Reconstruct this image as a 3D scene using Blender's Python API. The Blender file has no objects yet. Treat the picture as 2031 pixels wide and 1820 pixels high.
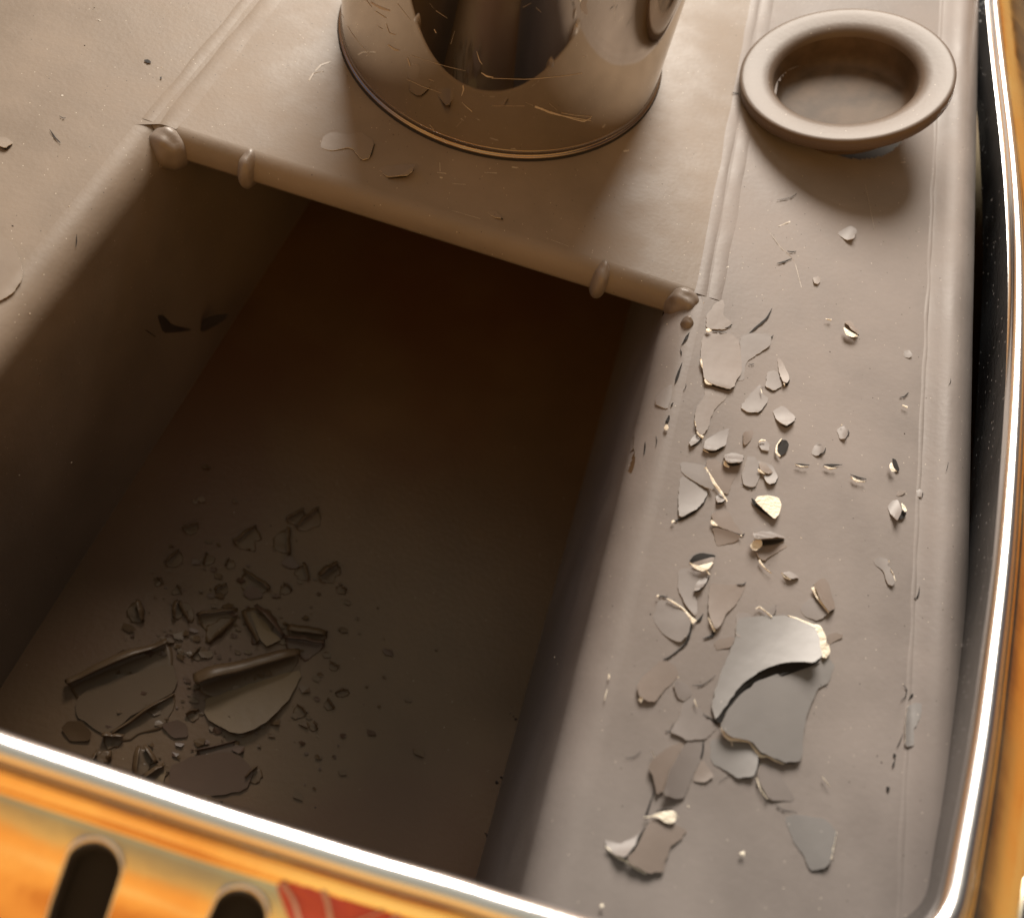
import bpy, bmesh, math, random
from mathutils import Vector, geometry, noise
random.seed(7)
S = bpy.context.scene
COL = S.collection
R = math.radians
# ------------------------------------------------------------------ camera
H = 0.30; F = 2046.0; TH = R(60); PH = R(17.5)
d_ = Vector((0, math.cos(TH), -math.sin(TH))); u0 = Vector((0, math.sin(TH), math.cos(TH))); r0 = Vector((1, 0, 0))
rr = r0*math.cos(PH) + u0*math.sin(PH); uu = -r0*math.sin(PH) + u0*math.cos(PH)
cam = bpy.data.cameras.new('camera'); co = bpy.data.objects.new('camera', cam); COL.objects.link(co)
from mathutils import Matrix
M = Matrix((rr, uu, -d_)).transposed().to_4x4(); M.translation = Vector((0, 0, H)); co.matrix_world = M
cam.sensor_width = 36; cam.lens = 36*F/2031; cam.clip_start = .005; cam.clip_end = 50
cam.dof.use_dof = True; cam.dof.focus_distance = .385; cam.dof.aperture_fstop = 8.0
S.camera = co
# ------------------------------------------------------------------ light
S.view_settings.view_transform = 'Standard'; S.view_settings.look = 'None'
S.view_settings.exposure = 0; S.view_settings.gamma = 1
W = bpy.data.worlds.new('World'); S.world = W; W.use_nodes = True
nt = W.node_tree; N = nt.nodes; L = nt.links
bg = N['Background']
tc = N.new('ShaderNodeTexCoord'); sp = N.new('ShaderNodeSeparateXYZ'); L.new(tc.outputs['Generated'], sp.inputs[0])
def ramp(tree, stops, interp='EASE'):
    n = tree.nodes.new('ShaderNodeValToRGB'); n.color_ramp.interpolation = interp
    e = n.color_ramp.elements
    while len(e) < len(stops): e.new(.5)
    for i, (p, c) in enumerate(stops): e[i].position = p; e[i].color = tuple(c)+(1,)
    return n
def mixc(tree, fac, a, b):
    m = tree.nodes.new('ShaderNodeMix'); m.data_type = 'RGBA'
    for i, v in ((0, fac), (6, a), (7, b)):
        if hasattr(v, 'is_linked'): tree.links.new(v, m.inputs[i])
        else: m.inputs[i].default_value = v if i == 0 else tuple(v)+(1,)
    return m.outputs[2]
def mth(tree, op, a, b=0.0, c=None):
    m = tree.nodes.new('ShaderNodeMath'); m.operation = op
    for i, v in enumerate((a, b) if c is None else (a, b, c)):
        if hasattr(v, 'is_linked'): tree.links.new(v, m.inputs[i])
        else: m.inputs[i].default_value = v
    return m.outputs[0]
def mapr(tree, v, a, b, c=0., d=1.):
    m = tree.nodes.new('ShaderNodeMapRange'); m.interpolation_type = 'SMOOTHSTEP'; tree.links.new(v, m.inputs[0])
    for i, x in enumerate((a, b, c, d)): m.inputs[i+1].default_value = x
    return m.outputs[0]
# the surroundings: warm low down, mauve and tan at middle height, pale grey green overhead
side = mapr(nt, sp.outputs[0], -.55, .45)
mid = mixc(nt, side, (.26, .20, .12), (.07, .055, .06))
lf = mapr(nt, sp.outputs[0], -.92, -.55, 1, 0)
up = mapr(nt, sp.outputs[2], .72, .97)
sky = mixc(nt, up, mid, (.60, .56, .44))
back = mapr(nt, mth(nt, 'SUBTRACT', sp.outputs[1], mth(nt, 'MULTIPLY', sp.outputs[2], -.5)), -.30, .30)
bkn = N.new('ShaderNodeTexNoise'); bkn.inputs['Scale'].default_value = 2.2; L.new(tc.outputs['Generated'], bkn.inputs[0])
bkr = ramp(nt, [(.38, (1.0, .33, .07)), (.5, (1.6, .72, .17)), (.62, (1.7, 1.1, .42))]); L.new(bkn.outputs[0], bkr.inputs[0])
back = mth(nt, 'MAXIMUM', back, mapr(nt, sp.outputs[2], .70, .90))
sky = mixc(nt, back, bkr.outputs[0], sky)
sky = mixc(nt, lf, sky, (.24, .35, .58))
low = mapr(nt, sp.outputs[2], .18, .42, 1, 0)
nz = N.new('ShaderNodeTexNoise'); nz.inputs['Scale'].default_value = 3.5; nz.inputs['Detail'].default_value = 2
mp = N.new('ShaderNodeMapping'); mp.inputs['Scale'].default_value = (1, 1, 4); L.new(tc.outputs['Generated'], mp.inputs[0]); L.new(mp.outputs[0], nz.inputs[0])
lowc = ramp(nt, [(.36, (.55, .16, .05)), (.5, (1.0, .42, .10)), (.62, (1.0, .62, .25))]); L.new(nz.outputs[0], lowc.inputs[0])
sky = mixc(nt, low, sky, lowc.outputs[0])
L.new(sky, bg.inputs[0]); bg.inputs[1].default_value = .75
def area(name, loc, tgt, size, power, col):
    l = bpy.data.lights.new(name, 'AREA'); l.shape = 'DISK'; l.size = size; l.energy = power; l.color = col
    o = bpy.data.objects.new(name, l); COL.objects.link(o); o.location = loc
    o.rotation_euler = (Vector(tgt)-Vector(loc)).to_track_quat('-Z', 'Y').to_euler(); return o
area('key_lamp', (-.42, 2.85, 1.92), (0, .25, 0), 1.7, 236, (1.0, .91, .80))

# ------------------------------------------------------------------ pixel of the photo -> point of the place
def ray(px, py): return (d_*F + rr*(px-1015.5) - uu*(py-910)).normalized()
def P(px, py, z=0.):
    v = ray(px, py); t = (z-H)/v.z; return Vector((v.x*t, v.y*t, z))
CROP = {'d': (0, 0, 1.479), 'a': (0, 0, .4946), 'b': (900, 0, .5416), 'c3': (1700, 850, .32), 'c5': (2300, 850, .3466),
        'w': (0, 900, .5494), 'c6': (1750, 1300, .3447), 'c7': (2300, 1300, .3466), 'c8': (1700, 1800, .3693), 'c9': (2300, 1800, .3466),
        'c10': (1500, 2200, .3939), 'c11': (2200, 2200, .3959), 'f': (150, 1450, .4945), 'g': (1900, 0, .5436)}
def D(c, x, y):
    a, b, s = CROP[c]; return ((a+x*s)/1.479, (b+y*s)/1.479)

# ------------------------------------------------------------------ shape of the tray
XL0, XL1 = -.1744, -.195        # left pit edge at y=.27 and y=0
def xleft(y): return XL1 + (XL0-XL1)*y/.2673
XR = .0515; YB = .2690; YF = -.03; RAD = .0125; DEP = .15
def arc(t, r): return -(r-math.sqrt(max(0, r*r-t*t)))
def bead(t):
    pts = [(0, 0), (.0012, .0003), (.0030, .0013), (.0055, .0029), (.0080, .0040), (.0115, .0042), (.0150, .0026), (.0185, -.0006), (.022, -.0050), (.0255, -.0115), (.0265, -.03)]
    if t <= 0: return 0
    for (a, b), (c, e) in zip(pts, pts[1:]):
        if t <= c: return b+(e-b)*(t-a)/(c-a)
    return -.03
def xfold(y): return .1443 - (y-.05)*.0245
def hf(x, y):
    if x > xfold(y): return bead(x-xfold(y))
    ins = min(x-xleft(y), XR-x, (YB-y)/.60)
    if ins <= 0: return 0
    if ins < RAD: return arc(ins, RAD)
    z = -RAD-(ins-RAD)*60
    return max(z, -DEP)
def surf(px, py, lift=0.0):
    v = ray(px, py); o = Vector((0, 0, H)); t = .12
    while t < 1.2:
        p = o+v*t
        if p.z < .02:
            if p.z <= hf(p.x, p.y)+lift: return p
            t += .0004
        else: t += .004
    return p

# ------------------------------------------------------------------ materials
def mat(name, base, rough=.4, metal=0., bump=0., bscale=300., spots=None, spec=.5, var=.12, vscale=14., rvar=0., wave=0.):
    m = bpy.data.materials.new(name); m.use_nodes = True; t = m.node_tree; b = t.nodes['Principled BSDF']
    tcn = t.nodes.new('ShaderNodeTexCoord')
    n1 = t.nodes.new('ShaderNodeTexNoise'); n1.inputs['Scale'].default_value = vscale; n1.inputs['Detail'].default_value = 6; n1.inputs['Roughness'].default_value = .6
    t.links.new(tcn.outputs['Object'], n1.inputs[0])
    rp = ramp(t, [(.3, [c*(1-var) for c in base]), (.7, [min(1, c*(1+var)) for c in base])]); t.links.new(n1.outputs[0], rp.inputs[0])
    out = rp.outputs[0]
    if spots:
        for sc, th, colr in spots:
            v = t.nodes.new('ShaderNodeTexVoronoi'); v.inputs['Scale'].default_value = sc; t.links.new(tcn.outputs['Object'], v.inputs[0])
            sel = t.nodes.new('ShaderNodeSeparateColor'); t.links.new(v.outputs['Color'], sel.inputs[0])
            f = mth(t, 'MULTIPLY', mapr(t, v.outputs['Distance'], th, th*.5, 0, 1), mth(t, 'GREATER_THAN', sel.outputs[0], .82))
            out = mixc(t, f, out, colr)
    t.links.new(out, b.inputs['Base Color'])
    b.inputs['Roughness'].default_value = rough; b.inputs['Metallic'].default_value = metal
    b.inputs['Specular IOR Level'].default_value = spec
    if rvar:
        t.links.new(mapr(t, n1.outputs[0], .35, .65, rough-rvar, rough+rvar), b.inputs['Roughness'])
    if bump:
        n2 = t.nodes.new('ShaderNodeTexNoise'); n2.inputs['Scale'].default_value = bscale; n2.inputs['Detail'].default_value = 3
        t.links.new(tcn.outputs['Object'], n2.inputs[0])
        bp = t.nodes.new('ShaderNodeBump'); bp.inputs['Strength'].default_value = bump; bp.inputs['Distance'].default_value = .0006
        n3 = t.nodes.new('ShaderNodeTexNoise'); n3.inputs['Scale'].default_value = bscale/14; t.links.new(tcn.outputs['Object'], n3.inputs[0])
        t.links.new(mth(t, 'ADD', n2.outputs[0], mth(t, 'MULTIPLY', n3.outputs[0], 2.2)), bp.inputs['Height']); t.links.new(bp.outputs[0], b.inputs['Normal'])
        if wave:
            n4 = t.nodes.new('ShaderNodeTexNoise'); n4.inputs['Scale'].default_value = 42; n4.inputs['Detail'].default_value = 1.5; t.links.new(tcn.outputs['Object'], n4.inputs[0])
            b2 = t.nodes.new('ShaderNodeBump'); b2.inputs['Strength'].default_value = wave; b2.inputs['Distance'].default_value = .004
            t.links.new(n4.outputs[0], b2.inputs['Height']); t.links.new(b2.outputs[0], bp.inputs['Normal'])
    return m
SP = [(520., .12, (.55, .5, .42)), (380., .11, (.06, .05, .04)), (140., .035, (.6, .55, .48)), (95., .03, (.05, .04, .035))]
PAINT = mat('tank_paint', (.222, .195, .182), .56, bump=.12, bscale=520., spots=SP, spec=.36, var=.15, rvar=.09, wave=.07)
PAINTW = mat('warm_lit_paint', (.205, .164, .128), .54, bump=.12, bscale=520., spots=SP, spec=.36, var=.15, rvar=.09, wave=.07)  # brown tint puts the warm light on shelf and left side into the paint
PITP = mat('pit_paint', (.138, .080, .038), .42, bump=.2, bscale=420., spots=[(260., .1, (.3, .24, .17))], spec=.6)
UNDER = mat('undercoat_and_shade', (.185, .147, .125), .50, bump=.1, bscale=300., spots=[(420., .08, (.5, .45, .4))], spec=.7)
FLK = mat('flake_paint', (.182, .158, .148), .52, bump=.1, bscale=260., spots=[(420., .08, (.6, .55, .5))], spec=.75)
FLKG = mat('flake_grey', (.176, .166, .162), .46, bump=.1, bscale=260., spec=.8, spots=[(420., .08, (.6, .55, .5))])
CREAM = mat('bare_edge', (.88, .80, .66), .45, bump=.8, bscale=900., var=.1)  # also stands for the lit faces of the curls
DARK = mat('crack_shade_dark', (.012, .010, .009), .8)  # near-black, also stands for shade under flakes and in hollows
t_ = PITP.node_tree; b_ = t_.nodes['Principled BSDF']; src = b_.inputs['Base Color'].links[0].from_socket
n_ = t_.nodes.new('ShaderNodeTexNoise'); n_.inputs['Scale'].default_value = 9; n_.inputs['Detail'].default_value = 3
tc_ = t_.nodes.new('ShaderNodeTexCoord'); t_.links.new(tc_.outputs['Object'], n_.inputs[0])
t_.links.new(mixc(t_, mapr(t_, n_.outputs[0], .48, .66), src, (.118, .058, .028)), b_.inputs['Base Color'])  # red-brown noise paints the orange reflected glow into the well colour
FLT = mat('loose_flake', (.130, .082, .045), .42, bump=.12, bscale=260.)
FLR = mat('loose_flake_red', (.115, .068, .046), .42, bump=.12, bscale=260.)
FLY = mat('loose_flake_tan', (.18, .118, .058), .42, bump=.12, bscale=260.)
CUPM = mat('cup_paint', (.105, .076, .056), .46, bump=.1, bscale=500., spots=SP[:1], spec=.35)
WELD = mat('weld_paint', (.19, .153, .125), .5, bump=.5, bscale=240., spec=.8)
CHROME = mat('polished_steel', (.67, .61, .53), .05, metal=1., var=.06, rvar=.03, bump=.03, bscale=60.)
LIP = mat('bright_steel', (.80, .80, .81), .24, metal=1., var=.03)
FLANGE = mat('flange_steel', (1.0, .74, .45), .17, metal=1., var=.22, vscale=16., rvar=.09, bump=.12, bscale=90.)  # orange tint puts reflected surroundings into the metal colour
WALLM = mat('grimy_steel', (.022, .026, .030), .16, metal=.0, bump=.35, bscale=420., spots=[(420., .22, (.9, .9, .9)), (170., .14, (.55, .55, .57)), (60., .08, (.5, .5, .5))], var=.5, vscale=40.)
HOLE = mat('hollow_shade', (.045, .036, .032), .6)
SCR = mat('scratch', (.55, .48, .40), .4, bump=.3)
GRITW = mat('pale_grit', (.75, .68, .58), .4)
GRITD = mat('dark_grit', (.04, .03, .03), .5)
GROUNDM = mat('ground_brown', (.05, .035, .025), .6)

# ------------------------------------------------------------------ object helpers
def link(name, me, mats, parent=None, smooth=True):
    o = bpy.data.objects.new(name, me); COL.objects.link(o)
    for m in (mats if isinstance(mats, (list, tuple)) else [mats]): me.materials.append(m)
    if parent: o.parent = parent
    if smooth:
        for p in me.polygons: p.use_smooth = True
    return o
def mesh(verts, faces, idx=None):
    me = bpy.data.meshes.new('m'); me.from_pydata([tuple(v) for v in verts], [], faces); me.update()
    if idx: me.polygons.foreach_set('material_index', idx)
    return me
def tag(o, label, cat, group=None, kind=None):
    if label: o['label'] = label
    if cat: o['category'] = cat
    if group: o['group'] = group
    if kind: o['kind'] = kind
    return o
def empty(name, loc=(0, 0, 0)):
    o = bpy.data.objects.new(name, None); COL.objects.link(o); o.empty_display_size = .01; o.location = loc; return o
def loft(loops, closed=False):
    n = len(loops[0]); v = [p for l in loops for p in l]; f = []
    for i in range(len(loops)-1):
        for j in range(n if closed else n-1):
            k = (j+1) % n
            f.append((i*n+j, i*n+k, (i+1)*n+k, (i+1)*n+j))
    return mesh(v, f)
def lathe(name, prof, c, m, parent, seg=160):
    loops = [[Vector((c[0]+r*math.cos(2*math.pi*j/seg), c[1]+r*math.sin(2*math.pi*j/seg), c[2]+z)) for j in range(seg)] for r, z in prof]
    return link(name, loft(loops, True), m, parent)
def chaikin(p, closed=True, it=1):
    for _ in range(it):
        q = []; n = len(p)
        for i in range(n if closed else n-1):
            a, b = p[i], p[(i+1) % n]
            q += [a*.85+b*.15, a*.15+b*.85]
        if not closed: q = [p[0]]+q+[p[-1]]
        p = q
    return p
def resample(p, step):
    out = []; n = len(p)
    for i in range(n):
        a, b = p[i], p[(i+1) % n]; k = max(1, int((b-a).length/step))
        for j in range(k): out.append(a+(b-a)*j/k)
    return out
def sheet(outline, zf, th, step, tf=None):
    """curved sheet with thickness over a plan outline; zf(x,y)->z of the underside"""
    o2 = resample([Vector((p.x, p.y)) for p in outline], step)
    o2 = [p+Vector((noise.noise(Vector((p.x, p.y, 0))*900), noise.noise(Vector((p.x, p.y, 5))*900)))*step*.35 for p in o2]
    xs = [p.x for p in o2]; ys = [p.y for p in o2]; pts = list(o2)
    x = min(xs)+step*.5
    while x < max(xs):
        y = min(ys)+step*.5
        while y < max(ys):
            q = Vector((x+random.uniform(-.2, .2)*step, y+random.uniform(-.2, .2)*step))
            if min((q-b).length for b in o2) > step*.55: pts.append(q)
            y += step
        x += step
    n = len(o2)
    v, e, f, _, _, _ = geometry.delaunay_2d_cdt(pts, [(i, (i+1) % n) for i in range(n)], [list(range(n))], 1, 1e-7)
    k = len(v); V = []
    for p in v: V.append((p.x, p.y, zf(p.x, p.y)+(tf(p.x, p.y) if tf else th)))
    for p in v: V.append((p.x, p.y, zf(p.x, p.y)))
    Fc = [tuple(t) for t in f]; idx = [0]*len(Fc)
    if Fc:
        a, b, c = (v[i] for i in Fc[0][:3])
        if (b-a).cross(c-a) < 0: Fc = [t[::-1] for t in Fc]
    edges = {}
    for t in Fc:
        for i in range(len(t)): edges[(t[i], t[(i+1) % len(t)])] = 1
    G = [tuple(j+k for j in t[::-1]) for t in Fc]
    rim = []
    for (a, b) in edges:
        if (b, a) in edges: continue
        q = len(V); V += [V[b], V[a], V[a+k], V[b+k]]; rim.append((q, q+1, q+2, q+3))
    return mesh(V, Fc+G+rim, idx+[1]*len(G)+[1]*len(rim))
def plan(c, pts): return [surf(*D(c, x, y)) for x, y in pts]
def flake(name, c, pts, dirn, h, parent, mats=None, pw=1.6, th=.00018, dome=0., base=.00004, step=.0011, sm=1):
    ol = chaikin(plan(c, pts), it=sm)
    cx = sum(p.x for p in ol)/len(ol); cy = sum(p.y for p in ol)/len(ol); cen = Vector((cx, cy))
    mx = sum(p[0] for p in pts)/len(pts); my = sum(p[1] for p in pts)/len(pts)
    q = surf(*D(c, mx+dirn[0]*20, my+dirn[1]*20))-surf(*D(c, mx, my)); dv = Vector((q.x, q.y))
    dv = dv.normalized() if dv.length > 1e-9 else Vector((1, 0))
    s = [(Vector((p.x, p.y))-cen).dot(dv) for p in ol]; s0, s1 = min(s), max(s)
    rad = max((Vector((p.x, p.y))-cen).length for p in ol)
    def tf(x, y):
        t = ((Vector((x, y))-cen).dot(dv)-s0)/(s1-s0+1e-9); return .00002+th*max(0, min(1, t))**.7
    def zf(x, y):
        t = ((Vector((x, y))-cen).dot(dv)-s0)/(s1-s0+1e-9); t = max(0, min(1, t))
        r = min(1, (Vector((x, y))-cen).length/rad)
        return max(-.04, hf(x, y)) + base + h*t**pw + dome*(1-r*r) + .00004*noise.noise(Vector((x, y, 0))*180)
    nl = []
    for (ix, iy), p in zip([(q.x, q.y) for q in ol], ol):
        zt = zf(p.x, p.y)-max(-.04, hf(p.x, p.y)); v = (Vector((0, 0, H))-p); nl.append(p+v*(zt/max(1e-6, v.z)))
    ol = nl
    return link(name, sheet(ol, zf, th, step, tf), mats or [FLK, CREAM], parent)
def ribbon(name, c, pts, m, parent, lift=.00035, hgt=.0002):
    """thin strip lying on the tray surface, pts = (x, y, width)"""
    q = chaikin([Vector(p) for p in pts], closed=False, it=2); Lf = []; Rt = []
    for i, p in enumerate(q):
        t = (q[min(i+1, len(q)-1)]-q[max(i-1, 0)]); t.z = 0
        if t.length < 1e-6: t = Vector((1, 0, 0))
        nrm = Vector((-t.y, t.x, 0)).normalized(); w = max(1.0, p.z)*.5*(1.35 if m is CREAM else 1.)*(1+.35*noise.noise(p*.03))
        for side, arr in ((1, Lf), (-1, Rt)):
            x, y = D(c, p.x+nrm.x*w*side, p.y+nrm.y*w*side); arr.append(surf(x, y, lift))
    mid_ = [(a+b)/2+Vector((0, 0, hgt)) for a, b in zip(Lf, Rt)]
    return link(name, loft([Lf, mid_, Rt]), m, parent)
def patch(name, c, pts, m, parent, lift=.0003, sm=1):
    ol = chaikin([Vector((x, y)) for x, y in pts], it=sm)
    V = [surf(*D(c, p.x, p.y), lift) for p in ol]; cen = sum(V, Vector())/len(V)+Vector((0, 0, .0001))
    n = len(V); return link(name, mesh(V+[cen], [(i, (i+1) % n, n) for i in range(n)]), m, parent)

# ------------------------------------------------------------------ ground, tray
g = link('ground', mesh([(-6, -6, -.24), (6, -6, -.24), (6, 6, -.24), (-6, 6, -.24)], [(0, 1, 2, 3)]), GROUNDM); g['kind'] = 'structure'
tank = tag(empty('painted_tank'), 'brown painted metal tank with a deep square well and peeling paint on its flat ledges', 'tank')
def grid(x0f, x1f, y0, y1, nx, ny, zf):
    loops = []
    for j in range(ny+1):
        y = y0+(y1-y0)*j/ny; a, b = x0f(y), x1f(y)
        loops.append([Vector((a+(b-a)*i/nx, y, zf(a+(b-a)*i/nx, y))) for i in range(nx+1)])
    return loft(loops)
flat = lambda x, y: .00025*noise.noise(Vector((x, y, 0))*14)
sl0, sl1 = P(340, 245), P(540, 0); sr0, sr1 = P(1392, 560), P(1497, 0)
def seamL(y): return sl0.x+(sl1.x-sl0.x)*(y-sl0.y)/(sl1.y-sl0.y)
def seamR(y): return sr0.x+(sr1.x-sr0.x)*(y-sr0.y)/(sr1.y-sr0.y)
link('shelf', grid(seamL, seamR, YB, .75, 60, 70, lambda x, y: 0), PAINTW, tank)
link('ledge', grid(lambda y: -.55, lambda y: xleft(y) if y < YB else seamL(y), -.03, YB, 30, 50, lambda x, y: 0), PAINTW, tank)
link('ledge', grid(lambda y: -.55, seamL, YB, .75, 30, 50, lambda x, y: 0), PAINTW, tank)
link('ledge', grid(lambda y: XR if y < YB else seamR(y), xfold, -.03, YB, 30, 50, lambda x, y: 0), PAINT, tank)
link('ledge', grid(seamR, xfold, YB, .75, 90, 400, lambda x, y: 0), PAINT, tank)
# rolled bead at the right edge
TB = [0, .001, .002, .0033, .0045, .0057, .007, .0082, .0095, .011, .0125, .014, .0155, .0172, .0185, .0200, .022, .0238, .0255, .0265]
loops = []
for t in TB:
    loops.append([Vector((xfold(y)+t, y, bead(t)+.00012*noise.noise(Vector((t*60, y*40, 3))))) for y in [-.05+.8*i/160 for i in range(161)]])
link('rolled_edge', loft(loops), PAINT, tank)
# the well: profile (offset inward, z) swept round four sides
prof = [(RAD*math.sin(a), -(RAD-RAD*math.cos(a))) for a in [R(90)*i/14 for i in range(15)]]
prof += [(RAD+.0002, -RAD-.006), (RAD+.0008, -.05), (RAD+.0012, -.1), (RAD+.0015, -DEP+.0008)]
prof += [(RAD+.0016, -DEP)]
KY = .60
def corner(o, under=0.):
    yb, yf = YB-o*KY+under, YF+o
    return [Vector((xleft(yf)+o, yf)), Vector((XR-o, yf)), Vector((XR-o, yb)), Vector((xleft(yb)+o, yb))]
UND = .13
names = {0: 'well_wall', 1: 'well_wall', 2: 'well_wall', 3: 'well_wall'}
for s in range(4):
    loops = []
    for o, z in prof:
        zk = z*.72 if s == 2 and z > -RAD-1e-6 else z
        c = corner(o, UND*max(0, min(1, (-z-RAD)/.004)) if z < -RAD-1e-6 else 0); a, b = c[s], c[(s+1) % 4]
        loops.append([Vector(((a+(b-a)*i/60).x, (a+(b-a)*i/60).y, zk)) for i in range(61)])
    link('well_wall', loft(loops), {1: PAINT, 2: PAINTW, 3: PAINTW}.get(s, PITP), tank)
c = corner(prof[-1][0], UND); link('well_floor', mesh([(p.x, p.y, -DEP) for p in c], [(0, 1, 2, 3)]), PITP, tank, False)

# welds
def blob(name, pos, r, m, parent, sc=(1, 1, 1), rot=0, rough=.16, seed=0):
    bm = bmesh.new(); bmesh.ops.create_icosphere(bm, subdivisions=4, radius=1)
    for v in bm.verts:
        n = 1+rough*noise.noise(v.co*1.7+Vector((seed, 0, 0)))+.025*math.sin(v.co.y*9+v.co.x*3)
        v.co = v.co*n*r; v.co = Vector((v.co.x*sc[0], v.co.y*sc[1], v.co.z*sc[2]))
        v.co.rotate(Matrix.Rotation(rot, 3, 'Z')); v.co += pos
    me = bpy.data.meshes.new('m'); bm.to_mesh(me); bm.free(); return link(name, me, m, parent)
blob('weld_bead', surf(328, 282)+Vector((.001, 0, -.003)), .0080, WELD, tank, (1, .95, 1.1), 0, .09, 1)
blob('weld_bead', surf(1356, 600)+Vector((0, .001, -.003)), .0068, WELD, tank, (1, .9, 1.15), 0, .10, 2)
blob('weld_bead', surf(1364, 640)+Vector((0, 0, -.004)), .0035, WELD, tank, (.8, 1, 2.0), 0, .08, 9)
blob('weld_bead', Vector((surf(503, 290).x, YB-.0030, -.0072)), .0080, WELD, tank, (.50, 1.0, 1.0), 0, .03, 3)
blob('weld_bead', Vector((surf(1203, 515).x, YB-.0030, -.0072)), .0080, WELD, tank, (.48, 1.0, 1.0), 0, .03, 4)
blob('weld_bead', surf(1108, 540), .0010, WELD, tank, seed=5); blob('weld_bead', surf(318, 326), .0013, WELD, tank, seed=6)
def seam(fn, y0, y1, off, w, h, m, seed):
    A = []; B = []; C = []; E = []; G = []; n = 150
    for i in range(n+1):
        y = y0+(y1-y0)*i/n; x = fn(y)+off+.0006*noise.noise(Vector((y*60, seed, 0))); ww = w*(1+.35*noise.noise(Vector((y*40, seed, 7)))); hh = h*(1+.4*noise.noise(Vector((y*90, seed, 3))))
        for a, t, z in ((A, -1, 0), (B, -.6, .75), (C, 0, 1), (E, .6, .7), (G, 1, 0)): a.append(Vector((x+ww*t, y, z*hh-.00005)))
    link('weld_seam', loft([A, B, C, E, G]), m, tank)
seam(seamL, YB-.002, .74, -.0005, .0042, .0004, PAINTW, 1)
seam(seamL, YB-.002, .74, -.0085, .0026, .00022, PAINTW, 2)
seam(seamR, YB-.002, .74, .0004, .0024, .0003, PAINT, 3)
seam(seamR, YB-.002, .74, .0062, .0030, .0003, PAINT, 4)
seam(xfold, .0, .74, .0005, .0012, .00035, PAINT, 5)

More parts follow.
